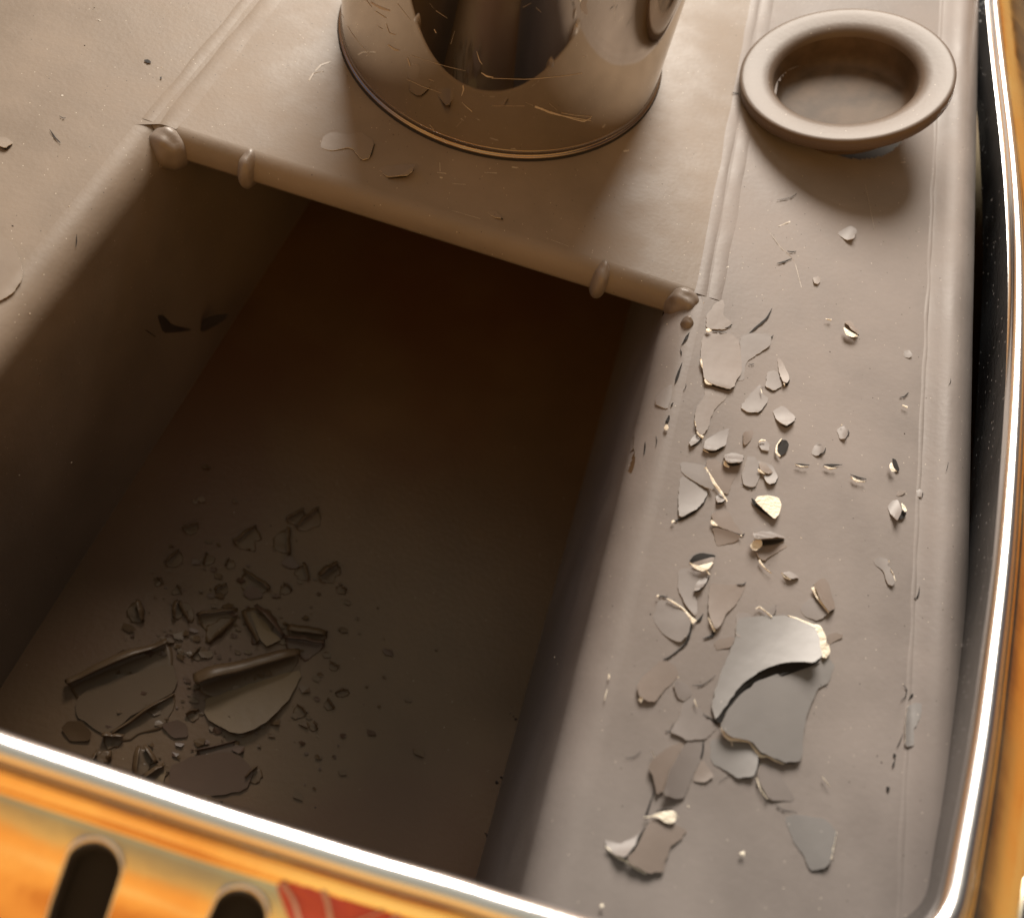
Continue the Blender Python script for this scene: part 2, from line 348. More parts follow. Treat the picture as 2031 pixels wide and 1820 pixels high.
# ------------------------------------------------------------------ peeling paint on the right ledge
FU = [UNDER, CREAM]; FG = [FLKG, CREAM]; FP = [FLK, CREAM]
FL = [
 ('c3', [(1160,230),(1200,190),(1240,130),(1310,90),(1330,150),(1310,230),(1400,310),(1330,370),(1160,360)], (0,1), .0002, FU),
 ('c3', [(1125,420),(1210,385),(1350,395),(1400,415),(1460,470),(1480,600),(1490,760),(1430,840),(1420,890),(1370,915),(1210,870),(1140,820),(1120,700),(1105,640)], (-.2,1), .0013, FU),
 ('c3', [(1465,450),(1560,400),(1720,410),(1760,440),(1740,520),(1620,600),(1530,660),(1510,740),(1510,830),(1430,835),(1480,700)], (.9,-.4), .0009, FP),
 ('c3', [(1150,880),(1290,900),(1380,930),(1330,1010),(1240,1090),(1200,1180),(1180,1270),(1120,1340),(1070,1300),(1050,1180),(1070,1080),(1140,980)], (-.3,1), .0009, FU),
 ('c3', [(1150,1380),(1250,1320),(1380,1260),(1345,1390),(1340,1430),(1230,1480),(1130,1460)], (0,1), .0016, FP),
 ('c3', [(1000,1400),(1060,1320),(1120,1330),(1110,1370),(1060,1415),(1020,1440)], (.3,1), .0014, FG),
 ('c3', [(1470,1080),(1560,960),(1660,860),(1680,960),(1740,1000),(1650,1125),(1540,1130)], (.3,1), .0006, FP),
 ('c3', [(1810,620),(1850,640),(1925,800),(1900,860),(1860,850),(1820,740)], (.5,1), .0014, FU),
 ('c3', [(1720,760),(1790,735),(1850,800),(1860,880),(1780,930),(1700,890),(1710,820)], (0,1), .0005, FG),
 ('c3', [(1770,1110),(1860,1060),(1980,1170),(1960,1210),(1900,1250),(1840,1230),(1790,1170)], (.4,1), .0018, FG),
 ('c3', [(1320,1520),(1400,1490),(1510,1520),(1480,1590),(1370,1590),(1320,1570)], (.1,1), .0028, FG),
 ('c3', [(1500,1300),(1600,1290),(1560,1400),(1500,1430)], (-1,0), .0007, FU),
 ('c3', [(1640,1600),(1660,1570),(1740,1600),(1780,1680),(1720,1690),(1650,1650)], (-.5,1), .0012, FU),
 ('c3', [(1640,1380),(1700,1370),(1740,1420),(1730,1480),(1670,1470),(1640,1430)], (0,1), .0006, FP),
 ('c6', [(705,175),(740,160),(920,190),(950,260),(1010,400),(880,360),(720,250)], (1,.3), .0022, FG),
 ('c6', [(940,140),(1010,135),(1080,190),(1220,230),(1150,330),(1120,440),(1070,420),(980,290),(930,200)], (-1,.2), .0006, FU),
 ('c6', [(710,270),(860,360),(950,420),(900,510),(840,570),(700,640),(690,500)], (.4,1), .0012, FP),
 ('c6', [(1010,450),(1060,425),(1100,480),(1060,505),(1020,505)], (.5,1), .0015, FG),
 ('c6', [(975,600),(1050,560),(1130,580),(1170,680),(1250,770),(1230,790),(1130,740),(1000,700)], (-.8,.4), .0008, FU),
 ('c6', [(985,710),(1130,740),(1230,790),(1180,840),(1020,880),(1000,800)], (.2,-1), .0012, FU),
 ('c6', [(1370,150),(1430,160),(1500,200),(1540,290),(1520,340),(1460,350),(1400,260),(1370,220)], (.6,1), .0013, FP),
 ('c6', [(1280,110),(1350,120),(1380,180),(1400,260),(1340,380),(1250,360),(1230,280),(1260,200)], (0,1), .0005, FP),
 ('c6', [(1305,790),(1390,745),(1500,755),(1615,808),(1500,825),(1350,820)], (0,1), .0042, FG),
 ('c6', [(1360,925),(1500,860),(1640,870),(1500,950),(1420,1000),(1370,970)], (-.6,.8), .0005, FU),  # brown shade beside the curl, laid in as a flake
 ('c6', [(1575,1100),(1650,1090),(1730,1150),(1640,1155)], (0,1), .0013, FG),
 ('c6', [(850,1190),(900,1130),(960,1110),(930,1190),(880,1245),(825,1260)], (.6,.8), .0018, FG),
 ('c6', [(690,1080),(800,1060),(900,1120),(830,1260),(860,1400),(840,1480),(760,1390),(690,1250)], (.2,1), .0011, FP),
 ('c6', [(960,1190),(1150,1205),(1270,1190),(1260,1240),(1180,1380),(1100,1450),(1060,1540),(1010,1590),(950,1460),(950,1330)], (-.2,1), .0017, FU),
 ('c6', [(520,1330),(640,1360),(740,1425),(800,1510),(790,1620),(700,1700),(560,1620),(480,1500)], (1,.2), .0018, FP),
 ('c6', [(1840,1210),(1900,1155),(1950,1150),(1980,1200),(2030,1400),(1980,1440),(1900,1330)], (-.9,.5), .0019, FU),
 ('c6', [(1720,1400),(1840,1300),(1900,1370),(1975,1450),(1880,1510),(1760,1470)], (1,.4), .0008, FG),
 ('c6', [(1360,1420),(1440,1430),(1530,1380),(1520,1440),(1480,1480),(1420,1500)], (1,.1), .0014, FG),
 ('c6', [(1190,1450),(1290,1440),(1340,1500),(1280,1640),(1180,1650)], (0,1), .0005, FG),
 ('c7', [(875,530),(910,490),(960,475),(1000,560),(970,645),(930,630),(890,590)], (1,.6), .0034, FG),
 ('c7', [(755,990),(800,960),(880,985),(890,1050),(930,1110),(940,1170),(920,1205),(870,1190),(840,1080),(770,1030)], (1,.3), .0015, FG),
 ('c7', [(945,440),(975,405),(1030,400),(1010,430),(960,450)], (1,0), .0006, FU),
 ('c7', [(1110,400),(1150,385),(1178,410),(1168,455),(1120,450)], (1,.3), .0009, FG),
 ('c5', [(505,270),(570,265),(635,385),(560,340)], (-.4,1), .0020, FU),
 ('c5', [(440,1190),(500,1150),(545,1190),(525,1255),(470,1265)], (1,.5), .0023, FG),
 ('c5', [(225,1390),(260,1310),(330,1300),(350,1350),(280,1408)], (1,.4), .0026, FG),
 ('c5', [(1010,520),(1060,512),(1088,545),(1065,578),(1015,575)], (1,.2), .0010, FP),
 ('c8', [(1250,50),(1400,20),(1660,15),(1800,80),(1880,120),(1900,200),(1925,330),(1870,392),(1700,378),(1560,400),(1400,470),(1280,570),(1180,700),(1085,850),(1045,720),(1090,550),(1180,330),(1240,180)], (.75,.65), .0052, FG),
 ('c8', [(1120,880),(1200,730),(1330,590),(1480,500),(1650,450),(1880,400),(1980,350),(2030,420),(1980,540),(1890,600),(1820,750),(1770,950),(1760,1170),(1640,1180),(1560,1150),(1450,1110),(1360,1010),(1200,980),(1130,910)], (-.75,.4), .0030, FG),
 ('c8', [(470,530),(540,460),(640,370),(700,375),(770,430),(785,490),(740,550),(660,620),(600,700),(540,695),(470,660),(455,580)], (-1,.6), .0016, FU),
 ('c8', [(830,700),(880,670),(915,690),(950,760),(1060,840),(1110,890),(1010,990),(850,1010),(790,970),(715,935),(780,850),(810,760)], (-.4,.6), .0009, FP),
 ('c8', [(740,560),(800,540),(860,560),(900,640),(820,700),(770,660)], (-1,0), .0006, FP),
 ('c8', [(1060,240),(1110,200),(1230,180),(1210,260),(1090,290)], (1,0), .0006, FU),
 ('c8', [(555,1180),(700,1060),(850,1010),(770,1140),(700,1270),(670,1400),(610,1435),(580,1290),(545,1220)], (-1,0), .0016, FU),
 ('c8', [(850,1010),(980,990),(975,1140),(900,1280),(820,1480),(660,1440),(700,1270),(770,1140)], (-1,-.2), .0028, FP),
 ('c8', [(975,1150),(1070,1290),(1000,1340),(900,1330),(920,1250)], (.6,1), .0005, FU),
 ('c8', [(1030,1000),(1130,990),(1250,1010),(1360,1020),(1420,1120),(1410,1220),(1380,1290),(1250,1305),(1190,1260),(1040,1180)], (1,.6), .0018, FG),
 ('c8', [(1400,1290),(1440,1180),(1560,1230),(1640,1350),(1720,1489),(1500,1480)], (-1,.3), .0010, FP),
 ('c9', [(350,190),(430,155),(510,185),(420,240),(380,260)], (1,-.3), .0005, FU),
 ('c9', [(1040,780),(1110,750),(1165,770),(1150,880),(1090,980),(1100,1110),(1020,1130),(1020,900)], (-1,0), .0007, FG),
 ('c10', [(1000,570),(1050,510),(1110,500),(1150,540),(1220,545),(1300,600),(1280,640),(1200,700),(1150,800),(1130,910),(1010,920),(850,820),(930,730)], (-1,.4), .0024, FU),
 ('c10', [(690,660),(800,700),(910,650),(960,590),(930,690),(850,800),(770,780),(705,710)], (.2,1), .0030, FP),
 ('c11', [(250,500),(330,470),(540,505),(600,550),(640,600),(610,740),(590,840),(540,880),(440,890),(400,780),(330,700)], (1,.2), .0020, FG),
 ('c3', [(690,1000),(760,920),(850,860),(840,1000),(800,1100),(700,1060)], (-1,.2), .0005, FP),
 ('b', [(90,740),(140,715),(220,735),(290,715),(365,770),(340,860),(300,870),(240,800),(130,820),(70,800)], (1,.6), .0007, FP),
 ('b', [(385,915),(430,900),(580,895),(575,930),(540,955),(440,965)], (.8,.6), .0026, FP),
 ('b', [(975,1150),(1020,1140),(1060,1185),(1010,1180)], (1,.5), .0012, FP),
 ('a', [(-200,1380),(60,1420),(130,1560),(135,1650),(80,1740),(0,1790),(-200,1800)], (1,.4), .0006, FP),
 ('a', [(-60,800),(40,820),(80,850),(35,885),(-40,860)], (0,1), .0010, FP),
 ('g', [(1020,1260),(1090,1220),(1130,1240),(1110,1290),(1070,1298)], (1,.6), .0018, FG),
 ('g', [(890,1500),(920,1490),(935,1510),(920,1535),(895,1530)], (0,1), .0005, FU),
]
FW = [mat('warm_lit_flake', (.208, .166, .130), .50, bump=.1, bscale=260.), CREAM]  # same painted-in warm light for flakes on shelf and left ledge
for cr, pts, dr, h, ms in FL:
    if cr in 'ab': ms = FW
    if ms is FG and cr in ('c3', 'c5', 'c6', 'c7', 'g'): ms = FP
    big = max(p[0] for p in pts)-min(p[0] for p in pts) > 400
    flake('paint_flake', cr, pts, dr, h, tank, ms, step=.0016 if big else .0009, pw=2.2 if h > .002 else 2.8, dome=.0006 if big else .0001)
DK = [
 ('c3', [(1210,375,5),(1280,385,7),(1350,392,3)]), ('c3', [(1550,405,5),(1590,370,16),(1660,310,20),(1720,260,20),(1765,170,4)]),
 ('c3', [(1330,350,3),(1370,340,9),(1400,318,8)]), ('c3', [(1180,866,5),(1230,882,13),(1300,898,15),(1370,918,12),(1425,885,5)]),
 ('c3', [(1735,440,10),(1760,438,12),(1778,415,4)]), ('c3', [(1130,1345,6),(1105,1375,24),(1060,1422,18),(1010,1442,3)]),
 ('c3', [(1130,1465,5),(1220,1488,20),(1300,1460,17),(1347,1405,5)]), ('c3', [(1870,872,6),(1900,868,24),(1928,825,5)]),
 ('c3', [(1840,1237,5),(1900,1256,16),(1950,1222,14),(1982,1178,5)]), ('c3', [(1345,1590,6),(1400,1600,34),(1460,1588,36),(1508,1525,6)]),
 ('c3', [(1008,390,3),(985,430,22),(955,480,14),(930,512,2)]), ('c3', [(922,540,3),(932,570,12),(935,605,3)]),
 ('c3', [(942,665,3),(915,740,22),(895,800,26),(875,857,3)]), ('c3', [(860,1035,8),(845,1050,14),(840,1070,4)]),
 ('c3', [(825,1150,4),(815,1180,26),(800,1210,24),(790,1230,6)]), ('c3', [(975,860,2),(978,890,5),(950,925,3)]),
 ('c3', [(700,1340,3),(710,1385,7),(698,1440,3)]), ('c3', [(1550,680,4),(1575,686,9),(1600,678,3)]),
 ('c3', [(600,1390,3),(600,1440,14),(590,1510,5)]),
 ('c3', [(1540,1130,2),(1650,1132,8),(1720,1040,3)]), ('c3', [(1665,895,3),(1720,895,4),(1770,935,7),(1850,890,4)]),
 ('c6', [(948,425,5),(905,510,20),(840,580,16),(760,630,16),(665,664,12)]), ('c6', [(1015,515,3),(1060,510,16),(1105,482,8)]),
 ('c6', [(1225,345,2),(1280,372,6),(1320,392,7),(1360,375,3)]), ('c6', [(1480,356,3),(1520,340,14),(1545,290,5)]),
 ('c6', [(962,1128,5),(930,1190,17),(880,1250,18),(818,1270,3)]), ('c6', [(1048,1545,4),(1005,1592,18),(985,1640,24),(900,1662,3)]),
 ('c6', [(1185,1198,3),(1255,1203,12),(1272,1180,3)]), ('c6', [(1130,740,3),(1190,765,4),(1245,785,12),(1260,765,4)]),
 ('c6', [(530,1300,10),(570,1302,14),(610,1312,6)]), ('c6', [(908,1448,3),(880,1500,24),(840,1528,8)]),
 ('c6', [(810,1535,8),(800,1610,18),(770,1690,20),(720,1738,10)]), ('c8', [(885,90,12),(870,180,16),(830,255,14),(760,310,12),(700,355,14),(662,362,5)]),
 ('c6', [(1985,1443,6),(2015,1415,14),(2030,1395,4)]), ('c6', [(1528,1375,3),(1515,1440,24),(1478,1458,5)]),
 ('c6', [(1695,175,5),(1750,182,14),(1812,184,6)]), ('c7', [(335,180,4),(400,185,22),(495,180,3)]), ('c7', [(560,262,3),(620,288,16),(697,303,9)]),
 ('c6', [(1600,1140,2),(1660,1155,5),(1720,1156,3)]), ('c5', [(975,912,3),(1020,905,13),(1053,868,6)]),
 ('c5', [(1410,750,2),(1412,780,6),(1392,805,2)]), ('c7', [(1390,160,2),(1385,195,5),(1372,235,2)]), ('c7', [(1148,1210,2),(1140,1270,12),(1125,1308,12),(1100,1308,3)]),
 ('c7', [(1170,400,2),(1176,430,6),(1168,460,3)]), ('c5', [(1300,1408,1),(540,1180,1),(552,1215,10),(515,1268,5)][1:]), ('c5', [(352,1335,5),(345,1370,13),(290,1408,4)]),
 ('c8', [(895,568,3),(960,570,8),(1020,540,7),(1080,488,3)]), ('c8', [(360,1146,3),(430,1140,7),(490,1095,3)]),
 ('c8', [(980,795,5),(1040,830,12),(1095,872,14)]), ('c8', [(985,1010,9),(982,1080,13),(965,1145,12)]), ('c8', [(1255,1307,3),(1350,1303,10),(1400,1255,20),(1428,1160,13)]),
 ('c8', [(680,925,3),(720,938,10),(755,940,8)]), ('c8', [(715,930,3),(740,880,4),(755,860,2)]), ('c8', [(1640,1190,3),(1700,1182,4),(1760,1165,3)]),
 ('c8', [(1105,1340,2),(1160,1300,4),(1190,1280,3)]), ('c9', [(270,598,2),(330,602,6),(370,625,2)]),
 ('c10', [(1062,300,4),(1045,360,7),(1022,430,18),(1000,495,14)]), ('c10', [(1000,568,4),(960,640,16),(910,720,36),(862,800,30),(840,814,6)]),
 ('c10', [(580,1440,1),(1080,455,5),(1130,440,9),(1200,440,6)][1:]), ('c11', [(190,403,3),(250,445,8),(350,460,3)]), ('c11', [(590,760,3),(575,840,6),(500,885,5)]),
 ('c9', [(1010,600,4),(1042,640,8),(1030,700,8),(985,740,3)]), ('c9', [(1055,725,4),(1082,690,26),(1090,675,6)]), ('c9', [(1005,1010,3),(985,1070,8),(955,1130,5)]),
 ('c9', [(930,1180,6),(935,1198,34),(940,1215,6)]), ('c9', [(940,1235,4),(925,1275,16),(920,1300,3)]), ('c9', [(870,1460,8),(882,1478,34),(885,1500,6)]),
 ('a', [(295,768,3),(320,810,9),(358,848,4)]), ('a', [(0,870,4),(35,886,12),(70,855,3)]), ('a', [(855,358,6),(876,364,26),(895,370,6)]), ('a', [(352,688,2),(375,702,5),(390,700,2)]),
 ('a', [(455,1390,2),(455,1430,6),(450,1465,2)]), ('a', [(950,460,10),(958,463,12)]),
 ('g', [(752,1355,3),(780,1360,6),(802,1356,3)]), ('g', [(698,1422,3),(740,1412,9),(778,1395,4)]), ('g', [(700,1080,2),(770,1068,3),(805,1045,3)]), ('g', [(455,500,4),(490,506,5)]),
 ('w', [(700,60,4),(760,110,8),(830,160,4)]),
 ('b', [(440,968,3),(540,958,6),(580,920,5)]), ('b', [(290,868,3),(345,850,7),(368,780,3)]), ('b', [(1015,1160,2),(1045,1180,8),(1062,1188,8)]),
]
BR = [
 ('c3', [(1158,370,16),(1180,370,26),(1212,376,6)]), ('c3', [(1148,822,12),(1165,852,20),(1212,870,6)]), ('c3', [(1112,635,14),(1120,690,14),(1130,725,3)]),
 ('c3', [(1058,1205,8),(1066,1250,8)]), ('c3', [(1075,1300,10),(1095,1330,12),(1135,1352,20)]), ('c3', [(1852,1365,8),(1808,1425,12),(1802,1490,18),(1840,1528,10)]),
 ('c3', [(1325,1565,10),(1338,1600,24),(1372,1625,10)]), ('c3', [(800,1235,12),(795,1268,32),(797,1285,14)]), ('c3', [(1635,1640,6),(1650,1660,16),(1700,1690,4)]),
 ('c3', [(1130,1465,5),(1180,1490,5)]), ('c3', [(1660,900,5),(1672,950,6)]), ('c3', [(1640,1400,4),(1665,1378,20),(1705,1380,6)]), ('c3', [(1870,870,18),(1880,866,16)]),
 ('c6', [(925,205,16),(950,260,22),(1010,350,18),(1060,415,16),(1112,495,10)]), ('c6', [(645,655,18),(655,672,22)]), ('c6', [(975,655,10),(990,680,24),(1025,700,12)]),
 ('c6', [(1383,990,10),(1395,1015,12),(1440,1070,8),(1490,1105,4)]), ('c6', [(935,1078,7),(950,1100,9),(965,1120,7)]), ('c6', [(950,1480,6),(972,1535,11),(1008,1600,15)]),
 ('c6', [(515,1292,16),(525,1303,22)]), ('c6', [(598,1318,8),(640,1342,11),(740,1407,12),(800,1480,14),(835,1522,34)]), ('c6', [(1838,1225,20),(1870,1300,11),(1930,1380,11),(1978,1438,14)]),
 ('c6', [(1352,1412,5),(1385,1388,9),(1440,1430,9),(1492,1477,12)]), ('c6', [(1690,180,4),(1740,198,8),(1800,198,3)]), ('c7', [(335,192,5),(385,214,13),(440,210,5)]), ('c7', [(562,282,5),(610,318,16),(685,325,5)]),
 ('c6', [(1575,1100,5),(1600,1140,6),(1650,1160,3)]), ('c6', [(1225,790,12),(1235,782,8)]),
 ('c7', [(248,1225,20),(262,1270,9)]), ('c5', [(1000,975,8),(1045,995,12)]), ('c7', [(885,990,8),(892,1010,6)]), ('c7', [(900,1060,3),(925,1110,5),(942,1165,4)]),
 ('c5', [(350,247,5),(400,256,9)]), ('c5', [(485,1140,9),(490,1148,9)]),
 ('c8', [(1655,12,6),(1740,48,22),(1830,100,34),(1890,110,50),(1915,180,52),(1935,250,56),(1958,290,52),(1945,350,20)]),
 ('c8', [(1122,900,6),(1150,955,22),(1195,995,24),(1290,1000,18),(1350,1015,12),(1390,1070,14),(1435,1128,24),(1500,1130,12),(1560,1168,10),(1620,1192,6)]),
 ('c8', [(475,668,26),(500,682,36)]), ('c8', [(912,680,5),(925,720,8),(935,745,4)]), ('c8', [(780,500,10),(787,508,9)]), ('c8', [(1405,1300,3),(1440,1400,7),(1492,1472,5)]), ('c8', [(575,1090,4),(600,1140,5)]),
 ('c8', [(1925,1290,4),(1960,1330,6),(1985,1370,4)]), ('c8', [(232,475,6),(236,500,12),(228,520,4)]), ('c8', [(220,600,4),(208,640,6),(198,690,4)]), ('c8', [(1200,1000,3),(1215,1050,4)]),
 ('c10', [(703,715,9),(760,770,13),(800,800,14),(845,820,14),(900,862,10),(1005,922,7)]), ('c10', [(985,500,6),(1020,495,8),(1045,495,6)]),
 ('c11', [(45,200,4),(80,300,7),(130,362,4)]), ('c11', [(640,605,3),(622,700,5),(600,810,4)]), ('c10', [(672,1140,10),(675,1165,22)]), ('c10', [(1700,770,10),(1735,768,28)]),
 ('a', [(362,565,10),(376,569,14)]), ('a', [(575,115,8),(600,125,8)]), ('g', [(640,325,10),(645,345,14)]), ('g', [(375,1455,8),(410,1440,24),(438,1440,12)]), ('g', [(705,1222,5),(770,1195,12)]), ('g', [(1365,878,8),(1392,875,10)]),
 ('g', [(1175,1000,2),(1200,1120,3),(1225,1240,2)]), ('g', [(640,1230,2),(720,1340,4),(790,1400,4),(830,1550,5)]),
 ('b', [(720,880,5),(722,930,5)]), ('b', [(705,935,6),(755,940,7)]), ('b', [(720,960,14),(735,965,16)]), ('b', [(785,995,3),(860,1000,4)]), ('b', [(1110,905,12),(1145,910,14)]), ('b', [(1715,820,16),(1745,815,18)]),
 ('b', [(785,1140,3),(940,1185,4)]), ('b', [(1300,1290,3),(1420,1335,4)]), ('b', [(10,440,14),(40,390,12),(80,350,14),(130,335,10)]), ('b', [(30,400,6),(90,385,6)]), ('b', [(960,935,4),(1030,938,8)]),
]
for cr, pts in DK: ribbon('crack_shade', cr, pts, DARK, tank, .0006, .00005)  # near-black strips: cracks, and shade under flake edges painted in
SCUFF = mat('scuff', (.42, .37, .31), .45)
for cr, pts in BR:
    if cr in 'abg': ribbon('scuff', cr, [(x, y, w*.6) for x, y, w in pts], SCUFF, tank, .0002, .00002)
    else: ribbon('bare_edge', cr, pts, CREAM, tank, .0014, .0003)
# curled mouths: flat patches with the hollow's shade and lit cream face painted in
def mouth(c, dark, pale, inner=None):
    patch('curl_dark', c, dark, DARK, tank, .0009)
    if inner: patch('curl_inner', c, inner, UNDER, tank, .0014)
    patch('curl_pale', c, pale, CREAM, tank, .0022)
patch('curl_dark', 'c3', [(1840,1370),(1900,1378),(1922,1420),(1890,1500),(1840,1525),(1815,1480),(1820,1410)], DARK, tank, .0008)
mouth('c6', [(1315,460),(1350,490),(1500,620),(1505,645),(1400,580),(1330,520)], [(1345,490),(1370,450),(1450,440),(1550,460),(1575,520),(1555,600),(1515,645),(1430,570)])
mouth('c6', [(1410,822),(1615,815),(1550,850),(1415,872),(1390,850)], [(1305,870),(1340,822),(1405,822),(1412,870),(1360,915),(1325,905)])
mouth('c6', [(785,1005),(830,950),(890,930),(1015,950),(1000,990),(850,1020)], [(780,1005),(850,1045),(1000,1005),(960,1065),(900,1090),(830,1060)], [(800,1018),(1005,960),(998,1008),(920,1040),(850,1045)])
mouth('c7', [(915,125),(950,140),(980,230),(950,240),(920,180)], [(888,190),(910,155),(930,210),(960,238),(910,240)])
mouth('c5', [(560,345),(600,350),(638,385),(625,392)], [(500,310),(560,352),(635,392),(580,402),(520,380)])
mouth('c7', [(1000,560),(1040,590),(1010,640),(965,648)], [(990,500),(1025,530),(1042,570),(1020,580),(1000,550)])  # shadow and golden reflection beside the dome, painted as patches
patch('curl_pale', 'c10', [(1030,490),(1090,462),(1200,445),(1232,470),(1225,520),(1190,545),(1140,535),(1100,500)], CREAM, tank, .0020)
patch('curl_dark', 'c8', [(1078,850),(1125,870),(1200,745),(1330,600),(1480,510),(1650,455),(1880,405),(1930,350),(1700,370),(1560,390),(1400,460),(1280,560),(1180,690)], DARK, tank, .0012)  # shade in the gap under the lifted big flake, painted as a patch
patch('curl_dark', 'w', [(840,50),(860,30),(900,85),(960,110),(1030,122),(960,135),(870,140)], HOLE, tank, .0003)
patch('curl_dark', 'w', [(1070,130),(1080,70),(1140,45),(1225,35),(1200,70),(1100,130)], HOLE, tank, .0003)
flake('paint_flake', 'c3', [(330,1700),(350,1560),(430,1400),(490,1440),(510,1560),(480,1690),(380,1719)], (-1,0), .0006, tank, [FLT, CREAM])
patch('curl_pale', 'c3', [(290,1700),(310,1590),(350,1610),(350,1700)], FLY, tank, .0015)

# grit
V = []; Fc = []; mi = []
def bit(p, s, k):
    if -DEP+.003 < p.z < -.010 and YB-p.y < .03: return      # open space under the shelf
    a = random.random()*6.28; b = len(V); el = random.uniform(.5, 1.5)
    for j in range(4):
        an = a+j*math.pi/2; q = s*(el if j % 2 else 1)
        V.append((p.x+q*math.cos(an), p.y+q*math.sin(an), p.z))
    V.append((p.x, p.y, p.z+s*.9))
    for j in range(4): Fc.append((b+j, b+(j+1) % 4, b+4)); mi.append(k)
for i in range(900):
    x, y = random.uniform(0, 1960), random.uniform(0, 1800)
    p = surf(x, y)
    if p.z < -.1 and random.random() < .6: continue
    s = random.choice([.00009, .00012, .00016, .00022, .00035])*random.uniform(.7, 1.2)
    bit(p, s, 0 if random.random() < .5 else 1)
for i in range(130):   # crumbs along the foot of the right well wall
    t = random.random()**.8; x = 1050-70*t+random.gauss(-6, 16); y = 1400+380*t
    bit(P(x, y, -DEP), random.uniform(.0002, .0009), random.choice([0, 1, 1]))
for i in range(22):
    t = random.random(); p = surf(1375-170*t+random.gauss(0, 20), 600+100*t*random.random()); bit(p, random.uniform(.00015, .0005), 0)
gm = mesh(V, Fc, mi); gr = link('paint_grit', gm, [GRITW, GRITD], None, False); tag(gr, 'fine pale and dark grit scattered over the painted ledges and well floor', 'grit', kind='stuff')

# ------------------------------------------------------------------ polished cylinder
CY = Vector((-.0580, .3710, 0)); RC = .0690
cyl = tag(empty('polished_cylinder'), 'scratched mirror polished steel cylinder standing on the brown shelf behind the well', 'cylinder')
lathe('cylinder_wall', [(RC, .0042), (RC, .004+.03), (RC, .08), (RC, .15), (RC-.001, .152), (RC-.006, .153), (0, .153)], CY, CHROME, cyl, 256)
lathe('foot_rim', [(RC-.0006, .0001), (RC+.0010, .0006), (RC+.0013, .0013), (RC+.0008, .0019), (RC-.0004, .0022), (RC+.0004, .0027), (RC+.0006, .0034), (RC, .0043)], CY, mat('rim_steel', (.30, .25, .21), .2, metal=1.), cyl, 256)
lathe('rim_gasket', [(RC+.0016, .0001), (RC+.0013, .0007), (RC+.0005, .0009)], CY, DARK, cyl, 256)
def cylhit(px, py, ex=.0001):
    v = ray(px, py); o = Vector((0, 0, H))-CY; r = RC+ex
    a = v.x**2+v.y**2; b = 2*(o.x*v.x+o.y*v.y); cc = o.x**2+o.y**2-r*r; q = b*b-4*a*cc
    if q < 0: return None
    return Vector((0, 0, H))+v*((-b-math.sqrt(q))/(2*a))
def scratch(c, pts, m=SCR):
    q = chaikin([Vector(p) for p in pts], closed=False, it=2); A = []; B = []
    for i, p in enumerate(q):
        t = q[min(i+1, len(q)-1)]-q[max(i-1, 0)]; t.z = 0; n = Vector((-t.y, t.x, 0)).normalized(); w = max(.8, p.z*.6)*.5*(1+.5*noise.noise(p*.09))
        a = cylhit(*D(c, p.x+n.x*w, p.y+n.y*w)); b = cylhit(*D(c, p.x-n.x*w, p.y-n.y*w))
        if a is None or b is None: continue
        A.append(a); B.append(b)
    if len(A) > 1: link('scratch', loft([A, B]), m, cyl)
for s in [[(1235,578,22),(1270,590,18),(1320,612,14),(1380,628,10),(1450,640,8),(1540,655,4)], [(1320,605,4),(1420,640,7),(1500,660,12),(1540,640,9)], [(1380,612,3),(1460,626,4),(1545,632,3)],
          [(845,465,14),(850,485,10),(838,520,4)], [(840,555,3),(865,580,6),(895,605,8)], [(545,315,6),(555,345,14),(560,360,6)], [(440,245,12),(475,270,16),(500,275,8)],
          [(345,15,14),(400,45,22),(450,60,12)], [(370,60,4),(430,100,8)], [(430,130,3),(445,180,7),(480,190,5)], [(320,0,6),(350,40,4)], [(920,280,4),(935,330,8),(950,350,4)], [(945,395,5),(975,415,14),(1010,420,5)],
          [(1000,425,3),(1200,432,4),(1400,412,4),(1490,398,3)], [(560,300,2),(750,360,3),(860,385,2)], [(540,430,3),(640,475,4),(730,505,2)], [(380,140,2),(410,160,5)], [(180,60,2),(240,180,3),(330,290,2)], [(660,430,2),(690,442,3)], [(190,345,12),(220,340,14),(250,350,5)],
          [(665,675,3),(685,700,7),(685,735,3)], [(690,160,8),(700,180,7)], [(1460,130,6),(1465,150,6)], [(1000,575,2),(1180,575,2)], [(700,60,3),(760,100,2)], [(490,20,3),(560,110,2)], [(780,240,2),(800,170,2)]]:
    scratch('b', s)
random.seed(3)
for i in range(8):
    x = random.uniform(200, 1750); y = random.uniform(0, 640); a = random.uniform(-.5, 1.2); l = random.uniform(8, 60)
    scratch('b', [(x, y, 1.5), (x+l*.5*math.cos(a), y+l*.5*math.sin(a), 1.2), (x+l*math.cos(a), y+l*math.sin(a), 1)]) if len([o for o in cyl.children]) < 90 else None

# ------------------------------------------------------------------ flanged cup
zc = .018
CU = Vector((0, 0, 0))
pr = [(.0425, zc-.0046), (.0440, zc-.0044), (.0445, zc-.0036), (.0444, zc+.0006), (.0439, zc+.0011), (.0425, zc+.0012), (.0400, zc+.0009), (.0370, zc+.0004), (.0345, zc-.0003), (.0329, zc-.0016), (.0322, zc-.0034), (.0316, zc-.006),
      (.0313, zc-.0085), (.0311, .0072), (.0305, .0052), (.0292, .0036), (.0278, .0028), (.0262, .0026), (0, .0026)]
TL = R(-18); CC = P(1677, 146, .0175); cup = tag(empty('flanged_cup', CC-Vector((math.sin(TL)*zc, 0, math.cos(TL)*zc))), 'round brown painted metal cup with a wide rolled flange on the upper right ledge', 'cup')
cup.rotation_euler = (0, TL, 0)
pr = [(r*(1 if r > .041 else .93 if r < .0335 else .93+.07*(r-.0335)/.0075), z) for r, z in pr]
